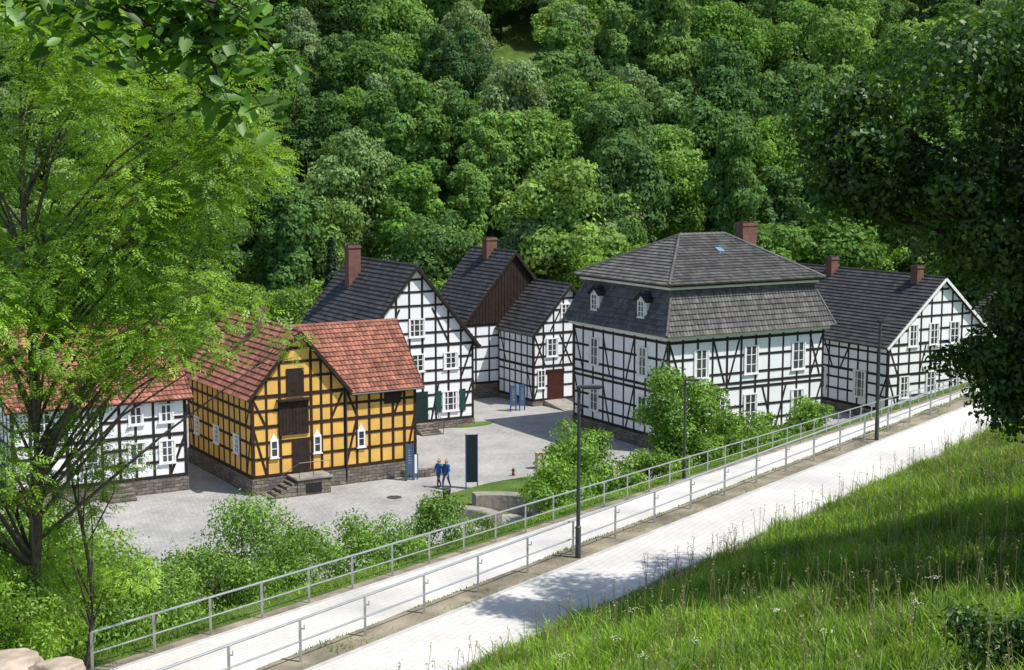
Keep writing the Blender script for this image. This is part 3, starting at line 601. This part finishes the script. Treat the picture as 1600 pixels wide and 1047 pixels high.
def tree(name,x,y,blobs,nl,l,w,lm,tr,bark=BARK,zb=None,stems=1,inner=.55,droop=0,leaf='foliage',nbr=None):
    z=float(zf(x,y)) if zb is None else zb
    e=empty(name,(0,0,0)); V,Fc,tn=blobleaves(blobs,nl,l,w,inner=inner,droop=droop); npmesh(leaf,V,Fc,lm,tn,e)
    bl=np.array(blobs); top=np.percentile(bl[:,2],80); cx,cy=bl[:,0].mean(),bl[:,1].mean(); m=MB()
    for k in range(stems):
        ox,oy=random.uniform(-.5,.5)*(stems>1),random.uniform(-.5,.5)*(stems>1); pts=[];rr=[]
        for i in range(8):
            t=i/7; pts.append((x+ox+(cx-x+ox)*t**1.5+random.uniform(-.1,.1)*tr*4,y+oy+(cy-y)*t**1.5+random.uniform(-.1,.1)*tr*4,z-.3+(top-z)*t)); rr.append(tr*(1-.8*t))
        m.tube(pts,rr,8)
        for j,bb in enumerate(blobs if nbr is None else random.sample(list(blobs),min(nbr,len(blobs)))):
            if stems>1 and j%stems!=k: continue
            t=np.clip((bb[2]-z-1.0-abs(bb[0]-cx)*.4)/(top-z+.01),.25,.97); ip=min(int(t*7),6); ft=t*7-ip; A=Vector(pts[ip]).lerp(Vector(pts[ip+1]),ft); B=Vector(bb[:3]); Mi=A.lerp(B,.5)+Vector((random.uniform(-.3,.3),random.uniform(-.3,.3),random.uniform(0,.5)))
            m.tube([A,Mi,B],[tr*(1-.8*t)*.55+.01,tr*.22+.008,.01],5)
            for q_ in range(3):
                C=B+Vector(unit(1)[0])*bb[3]*.8; m.tube([Mi.lerp(B,.6),C],[tr*.1+.006,.005],4)
    m.obj('trunk_and_branches',bark,e); return e
for (x,y,h,r) in ((8.5,129,13.5,5),(15,131,11,4),(-8,126,9,3.6),(-14,130,10,4),(-20,121,9,3.6),(-26,125,11,4.2),(-33,118,9,4),(2,133,10,4),(22,130,11,4),(29,133,10,4),(36,136,10,4.4),(44,134,11,4.5),(-41,120,11,4.5),(-2,131,8,3.2),(-37,104,8,3.5),(-30,107,8,3.2),(52,130,12,5),(-24,110,7,3),(40,141,12,4),(-28,133,11,4.3),(-36,130,11,4.3),(27,126,9,3),(-11,119,8,3)):
    z=float(zf(x,y)); tree('valley_tree',x,y,crown(x,y,z+h*.6,r,r,h*.36,30,(.7,1.6)),15000,.26,.18,LF_VALLEY,.22,nbr=10,inner=.7)
def spruce(x,y,h,r):
    z=float(zf(x,y)); n=9000; t=RNG.random(n)**.7; a=RNG.uniform(0,6.28,n); tier=np.floor(t*14)/14; fr_=(t-tier)*14; rr=r*(1-t*.97)*(.55+.45*(1-fr_))*RNG.random(n)**.4
    C=np.stack([x+rr*np.cos(a),y+rr*np.sin(a),z+h*.12+t*h*.88-rr*.25],1); Nn=np.stack([np.cos(a)*.5,np.sin(a)*.5,np.ones(n)],1)+unit(n)*.5; Nn/=np.linalg.norm(Nn,axis=1)[:,None]
    V,Fc=leafquads(C,Nn,.45,.16); e=empty('spruce_tree'); npmesh('needles',V,Fc,LF_SPRUCE,RNG.uniform(.7,1.3,n),e); m=MB(); m.tube([(x,y,z-.3),(x,y,z+h)],[.22,.02],7); m.obj('trunk',BARKD,e)
spruce(-15.5,122,13,2.6); spruce(-45,128,14,3)
def shrub(s,q,top,r,n=5000,lm=None,l=.2,w=.12,nb=16,name='shrub'):
    x,y=xy(s,q); z=float(zf(x,y)); h=top-z; tree(name,x,y,crown(x,y,z+h*.52,r,r,h*.42,nb,(r*.28,r*.5),.4),n,l,w,lm or LF_SHRUB,.06,stems=3,nbr=10,inner=.3)
for a in ((12,-8,7.7,2.6,14000),(9,-7,7.6,2.0,9000),(15,-8.5,6.7,2.0,8000),(18,-8,6.3,1.8,8000),(21,-8,5.2,1.6,7000),(24,-8,5.9,1.7,7000),(26.5,-8,4.6,1.3,5000),(5,-6,7.6,2.2,10000),(2,-5,8.4,2.4,10000)): shrub(*a,l=.15,w=.065,nb=26)
for a in ((38,-10,4.2,2.0,7000),(41,-11,4.6,2.0,7000),(44,-12,5.4,2.2,7000),(46,-9,4.0,1.8,6000),(42,-8.5,3.6,1.6,5500),(58,-9,4.3,2.2,7000),(62,-8,4.2,2.0,7000),(55,-8,3.4,1.8,6000),(66,-7,3.8,1.6,5500),(35,-8,2.9,1.3,4000),(50,-8,3.4,1.8,5000)): shrub(*a,l=.19,w=.11,nb=22)
x,y=9.7,83; tree('small_tree',x,y,crown(x,y,4.5,2.7,2.7,2.6,34,(.7,1.2)),16000,.2,.13,LF_SHRUB,.12,nbr=14)
for a in ((-1,-4.2,10.6,2.6,18000),(-5,-3.5,10.2,2.2,11000),(2,-6.5,10.4,2.6,15000),(-3,-7.5,13.2,3.4,20000),(4,-10,9.5,3,14000)): shrub(*a,lm=LF_ASH,l=.13,w=.06,nb=26)
for (x,y,tz,r_) in ((-11.3,31.4,10.6,1.4),(-12.6,31.5,12.0,1.9)):
    z=float(zf(x,y)); tree('shrub',x,y,crown(x,y,(z+tz)/2,r_,r_*.8,(tz-z)*.42,26,(r_*.28,r_*.45),.4),13000,.10,.05,LF_ASH,.05,stems=3,nbr=10,inner=.3)
def ash(name,x,y,blobs,nsprig,tr,L_=.34,lm=LF_ASH):
    z=float(zf(x,y))
    bl=np.array(blobs); r2=bl[:,3]**2; k=RNG.choice(len(bl),nsprig,p=r2/r2.sum()); u=unit(nsprig); rad=bl[k,3]*(.25+.8*RNG.random(nsprig)**.6); C=bl[k,:3]+u*rad[:,None]*np.array([1,1,.7])
    d=u*np.array([1,1,.3])+unit(nsprig)*.5; d[:,2]-=.25; d/=np.linalg.norm(d,axis=1)[:,None]; up=np.tile([0,0,1.],(nsprig,1))+unit(nsprig)*.5; s=np.cross(d,up); s/=np.linalg.norm(s,axis=1)[:,None]; nn=np.cross(s,d)
    Vs=[];tn=[]; tb=RNG.uniform(.75,1.25,nsprig)*RNG.uniform(.85,1.15,len(bl))[k]; LL=L_*RNG.uniform(.7,1.2,nsprig)
    for i in range(9):
        if i<8: t=.2+.2*(i//2); sd=1 if i%2 else -1; dirv=d*.55+s*sd*.85
        else: t=1.0; dirv=d
        dirv=dirv+nn*-.15+unit(nsprig)*.15; dirv/=np.linalg.norm(dirv,axis=1)[:,None]; B=C+d*(t*LL)[:,None]; ll=(LL*.36)[:,None]; sw=np.cross(dirv,nn); sw/=np.linalg.norm(sw,axis=1)[:,None]; ww=ll*.36
        Vs.append(np.stack([B,B+dirv*ll*.45+sw*ww/2,B+dirv*ll,B+dirv*ll*.45-sw*ww/2],1)); tn.append(tb*RNG.uniform(.9,1.1,nsprig))
    V=np.concatenate(Vs).reshape(-1,3); e=empty(name); npmesh('compound_leaves',V,np.arange(len(V)).reshape(-1,4),lm,np.concatenate(tn),e)
    m=MB(); top=bl[:,2].max()-1; cx,cy=bl[:,0].mean(),bl[:,1].mean(); pts=[];rr=[]
    for i in range(10):
        t=i/9; pts.append((x+(cx-x)*.5*t+.25*math.sin(t*5),y+(cy-y)*.5*t,z-.3+(top-z)*t)); rr.append(tr*(1-.85*t))
    m.tube(pts,rr,8)
    for bb in blobs:
        t=np.clip((bb[2]-z-1.5-math.hypot(bb[0]-x,bb[1]-y)*.45)/(top-z),.2,.95); ip=min(int(t*9),8); A=Vector(pts[ip]).lerp(Vector(pts[ip+1]),t*9-ip); B=Vector(bb[:3]); Mi=A.lerp(B,.5)+Vector((random.uniform(-.3,.3),random.uniform(-.3,.3),random.uniform(.1,.7)))
        m.tube([A,Mi,B],[tr*(1-.85*t)*.28+.01,tr*.11+.008,.008],5)
        for q_ in range(5):
            C_=B+Vector(unit(1)[0])*bb[3]*.9; m.tube([Mi.lerp(B,.7),C_],[.011,.004],4)
    m.obj('trunk_and_branches',BARK,e)
bl=crown(-10.6,32.5,18.9,5.0,4.2,6.2,46,(.8,1.5),.35)+crown(-8.3,32,16.0,3.2,2.6,1.5,12,(.5,.85),.3)+crown(-7.2,33,19.5,2.0,2,2.0,10,(.6,1.0),.3)+crown(-12.3,31.5,12.5,2.0,2.5,3,14,(.6,1.1),.3)+[(-5.2,33,15.4,.5),(-5.9,32.5,16.2,.6),(-6.6,32,15.3,.5)]
ash('ash_tree',-11.6,32.5,bl,14500,.20)
bl=[(-10.2+random.uniform(-1.2,1.3),33+random.uniform(-1,1),zz,random.uniform(.4,.75)) for zz in np.linspace(9.2,15,16)]
ash('young_ash_tree',-10.3,33,bl,1600,.08,.28)
bl=crown(13.0,31.3,20.1,5.8,3.8,4.1,76,(.9,1.4),.35)+crown(11.9,31.2,15.9,1.6,1.8,2.2,20,(.55,.95),.2)+crown(7.9,31.2,19.6,2.1,1.5,1.7,32,(.4,.75),.2)+crown(12.3,31.3,22.0,2.2,2,1.8,12,(.7,1.1),.2)+crown(10.4,31.3,17.6,1.7,1.4,.9,13,(.4,.7),.2)+crown(10.5,31.2,15.0,1.1,1.2,1.0,13,(.35,.6),.2)+crown(11.4,31.0,14.1,1.0,1.0,.6,8,(.3,.5),.2)
tree('added_shade_oak',15.6,32.3,bl,140000,.15,.095,LF_DARK,.40,bark=BARKD,nbr=70,inner=.3)
bl=crown(15.2,26.5,18.2,4.2,4.2,3.4,40,(.8,1.4),.35)  # extra oak outside the frame, added to cast shade on the meadow
tree('added_shade_oak',15.8,26.3,bl,30000,.2,.13,LF_DARK,.32,bark=BARKD,nbr=25,inner=.3)
# overhanging beech
e=empty('beech_tree'); m=MB(); gz=float(zf(-5.2,7.5))
m.tube([(-5.2,7.5,gz-.3),(-5.1,7.5,gz+2),(-5.0,7.6,20),(-5.1,7.6,24)],[.3,.25,.18,.08],9)
Cs=[]
def twig(A,B,r):
    A,B=Vector(A)-Vector((0,0,.3)),Vector(B)-Vector((0,0,.33)); m.tube([A,A.lerp(B,.5)+Vector((0,0,.06)),B],[r,r*.7,r*.25],5)
    L_=(B-A).length
    for i in range(int(L_/.017)):
        t=random.uniform(.1,1); p=A.lerp(B,t); Cs.append(p+Vector((random.uniform(-.14,.14),random.uniform(-.16,.16),random.uniform(-.1,.08))))
main=[(-5.0,7.6,20.3),(-3.6,7.7,20.85),(-2.6,7.8,20.7),(-1.6,7.9,20.45)]
m.tube(main,[.07,.045,.03,.012],6)
for A,B in (((-3.2,7.7,21.1),(-2.4,7.5,20.55)),((-2.9,7.75,21.05),(-2.15,8.1,20.45)),((-2.6,7.8,21.0),(-1.85,7.7,20.3)),((-2.3,7.85,20.93),(-1.6,8.1,20.15)),((-2.0,7.87,20.85),(-1.35,7.9,20.2)),((-1.6,7.9,20.75),(-1.25,8.1,20.45)),((-3.4,7.7,21.1),(-2.9,7.4,20.6)),((-1.8,7.9,20.8),(-1.5,7.6,20.25)),((-2.8,7.8,21.0),(-2.5,8.2,20.55)),((-4.4,7.65,20.9),(-3.3,7.4,20.7)),((-4.2,7.65,20.9),(-3.1,8.3,20.75)),((-2.2,7.87,20.9),(-1.35,7.7,20.7)),((-2.4,7.87,20.9),(-1.9,7.7,20.6)),((-2.2,7.87,20.9),(-1.3,7.8,20.6)),((-2.6,7.87,20.9),(-1.7,7.8,20.5)),((-1.9,7.87,20.85),(-1.45,7.8,20.1))): twig(A,B,.012)
m.obj('trunk_and_branch',BARKD,e); C=np.array([tuple(c) for c in Cs]); n=len(C); Nn=np.tile([0,-.3,.8],(n,1))+unit(n)*.55; Nn/=np.linalg.norm(Nn,axis=1)[:,None]
r=unit(n); d=np.cross(Nn,r); d/=np.linalg.norm(d,axis=1)[:,None]; d[:,2]-=.35; d/=np.linalg.norm(d,axis=1)[:,None]; s_=np.cross(d,Nn); s_/=np.linalg.norm(s_,axis=1)[:,None]; l_=(.13*RNG.uniform(.6,1.25,n))[:,None]; up_=np.cross(s_,d)
pt=lambda a,bb,c:C+d*l_*a+s_*l_*bb+up_*l_*c
V=np.stack([pt(-.5,0,0),pt(-.2,.24,.06),pt(.18,.22,.05),pt(.52,0,-.03),pt(.18,-.22,.05),pt(-.2,-.24,.06)],1).reshape(-1,3); b_=np.arange(n)*6
Fc=np.concatenate([np.stack([b_,b_+1,b_+2,b_+3],1),np.stack([b_,b_+3,b_+4,b_+5],1)]); npmesh('leaves',V,Fc,LF_BEECH,np.tile(RNG.uniform(.6,1.4,n),2),e)

# grass
def grass(name,s0,s1,q0,q1,n,hmin,hmax,w,mat,rel=True,patch=0):
    s=RNG.uniform(s0,s1,n); q=RNG.uniform(q0,q1,n); 
    if patch:
        k=fbm(s,q*3,1.7)+RNG.normal(size=n)*.3>patch; s=s[k]; q=q[k]; n=len(s)
    if rel: q=q+qN(s); q=np.where((q-qN(s)<3.45)&(q-qN(s)>2.5),q+.25*fbm(s*1.,s*.3,2.1),q)
    x,y=xy(s,q); z=zf(x,y); cl=.65+.5*fbm(x,y,1.1)+.4*fbm(x+9,y,3.1); h=RNG.uniform(hmin,hmax,n)*np.clip(cl,.3,1.7); a=RNG.uniform(0,6.28,n)
    sx,sy=np.cos(a)*w/2,np.sin(a)*w/2; ben=RNG.uniform(.2,.8,n)*h; b2=RNG.uniform(0,6.28,n); lx,ly=np.cos(b2)*ben,np.sin(b2)*ben
    P=lambda t,k:np.stack([x+lx*t*t+sx*k,y+ly*t*t+sy*k,z-.03+h*t*(1-.2*t)],1)
    V=np.stack([P(0,1),P(0,-1),P(.55,-.8),P(.55,.8),P(1,0)],1).reshape(-1,3); b_=np.arange(n)*5
    F_=np.concatenate([np.stack([b_,b_+1,b_+2],1),np.stack([b_,b_+2,b_+3],1),np.stack([b_+3,b_+2,b_+4],1)]); tn=np.tile(np.clip(RNG.uniform(.7,1.3,n)*(1+.35*fbm(x,y,.35)+.3*fbm(x,y,1.7)),.35,1.5),3)
    return npmesh(name,V,F_,mat,tn)
grass('meadow_grass',-16,36,3.2,21,250000,.22,.78,.026,GRASSM)
grass('verge_grass',-3,55,-4.5,-.5,50000,.08,.25,.03,GRASSM,rel=False)
grass('slope_grass',-6,50,-2.6,-.3,34000,.05,.16,.025,GRASSM)
grass('weeds',-8,45,-.4,.42,9000,.05,.2,.03,GRASSM,patch=.15)
n=3400; s=RNG.uniform(-16,34,n); q=RNG.uniform(3.5,20,n)+qN(s); x,y=xy(s,q); z=zf(x,y); h=RNG.uniform(.6,1.1,n); dx=RNG.uniform(-.15,.15,n)
V=np.stack([np.stack([x,y,z],1),np.stack([x+.012,y,z],1),np.stack([x+dx+.01,y,z+h],1),np.stack([x+dx,y,z+h],1)],1).reshape(-1,3)
st=npmesh('seed_stalks',V,np.arange(4*n).reshape(n,4),SEEDM,RNG.uniform(.7,1.2,n))
C=np.repeat(np.stack([x+dx,y,z+h],1),6,0)+RNG.normal(size=(6*n,3))*np.array([.02,.02,.06]); V,Fc=leafquads(C,unit(6*n),.06,.02); npmesh('seed_heads',V,Fc,SEEDM,RNG.uniform(.7,1.2,6*n),st)
FL=M('white_flower',(.6,.62,.5),.8,.05)
m=MB(); Cc=[]
for i in range(9):
    s_,q_=random.uniform(-3,3),random.uniform(6,14)
    q2=q_+float(qN(s_)); x,y=xy(s_,q2); z=float(zf(x,y)); m.tube([(x,y,z),(x+.05,y,z+.65)],.008,4)
    for k in range(18): Cc.append((x+.05+random.gauss(0,.07),y+random.gauss(0,.07),z+.67+random.gauss(0,.015)))
wf=m.obj('wild_flowers',GREEN); C=np.array(Cc); V,Fc=leafquads(C,np.tile([0,0,1.],(len(C),1)),.035,.03); npmesh('umbels',V,Fc,FL,None,wf)
def boulder(x,y,z,r):
    import bmesh
    bm=bmesh.new(); bmesh.ops.create_icosphere(bm,subdivisions=4,radius=r)
    ph=random.uniform(0,9)
    for v_ in bm.verts:
        c=v_.co.normalized(); k=1+.18*math.sin(c.x*4+ph)+.13*math.sin(c.y*5+ph*2)+.1*math.sin(c.z*7+ph)+.04*math.sin(c.x*17+c.z*13); v_.co=Vector((c.x*1.25,c.y,c.z*.7))*r*k
        for ax in range(3): v_.co[ax]=max(-r*.95,min(r*.95,v_.co[ax])) if ax<2 else max(-r*.6,min(r*.55,v_.co[ax]))
    me=bpy.data.meshes.new('boulder'); bm.to_mesh(me); bm.free(); me.materials.append(ROCK); o=bpy.data.objects.new('boulder',me); COL.objects.link(o); o.location=(x,y,z); o.rotation_euler=(0,0,random.uniform(-.4,.4))
    for p_ in me.polygons: p_.use_smooth=True
boulder(-9.75,29.0,7.85,.85); boulder(-10.7,29.3,7.9,.9); boulder(-9.65,29.0,8.72,.62); boulder(-10.75,29.2,8.8,.68)

x,y=7.3,20.0; z=float(zf(x,y)); tree('bramble_bush',x,y,crown(x,y,z+.35,1.2,1.0,.4,14,(.22,.42),.3),5500,.10,.045,LF_DARK,.03,stems=3,nbr=8,inner=.1)

# ------------------------------------------------------------ light, sky, camera
el=D2R(58); sd=Vector((math.cos(el)*.93,math.cos(el)*-.367,math.sin(el))).normalized()
sun=bpy.data.lights.new('sun','SUN'); sun.energy=5.0; sun.angle=D2R(.5); sun.color=(1,.965,.91); so=bpy.data.objects.new('sun',sun); COL.objects.link(so); so.rotation_euler=(-sd).to_track_quat('-Z','Y').to_euler()
w=bpy.data.worlds.new("World"); bpy.context.scene.world=w; w.use_nodes=True; t=w.node_tree; t.nodes.clear(); o=t.nodes.new('ShaderNodeOutputWorld'); bg=t.nodes.new('ShaderNodeBackground'); sk=t.nodes.new('ShaderNodeTexSky'); sk.sky_type='NISHITA'; sk.sun_disc=False; sk.sun_elevation=el; sk.sun_rotation=math.atan2(sd.x,sd.y); sk.air_density=1; sk.dust_density=1
bg.inputs[1].default_value=.15; t.links.new(sk.outputs[0],bg.inputs[0]); t.links.new(bg.outputs[0],o.inputs[0])
cam=bpy.data.cameras.new('camera'); co=bpy.data.objects.new('camera',cam); COL.objects.link(co); co.location=(0,0,19.6); co.rotation_euler=(D2R(83),0,0); cam.lens=50; cam.sensor_width=36; cam.clip_end=3000; cam.clip_start=.1
sc=bpy.context.scene; sc.camera=co; sc.view_settings.view_transform='Standard'; sc.view_settings.look='None'; sc.view_settings.exposure=0
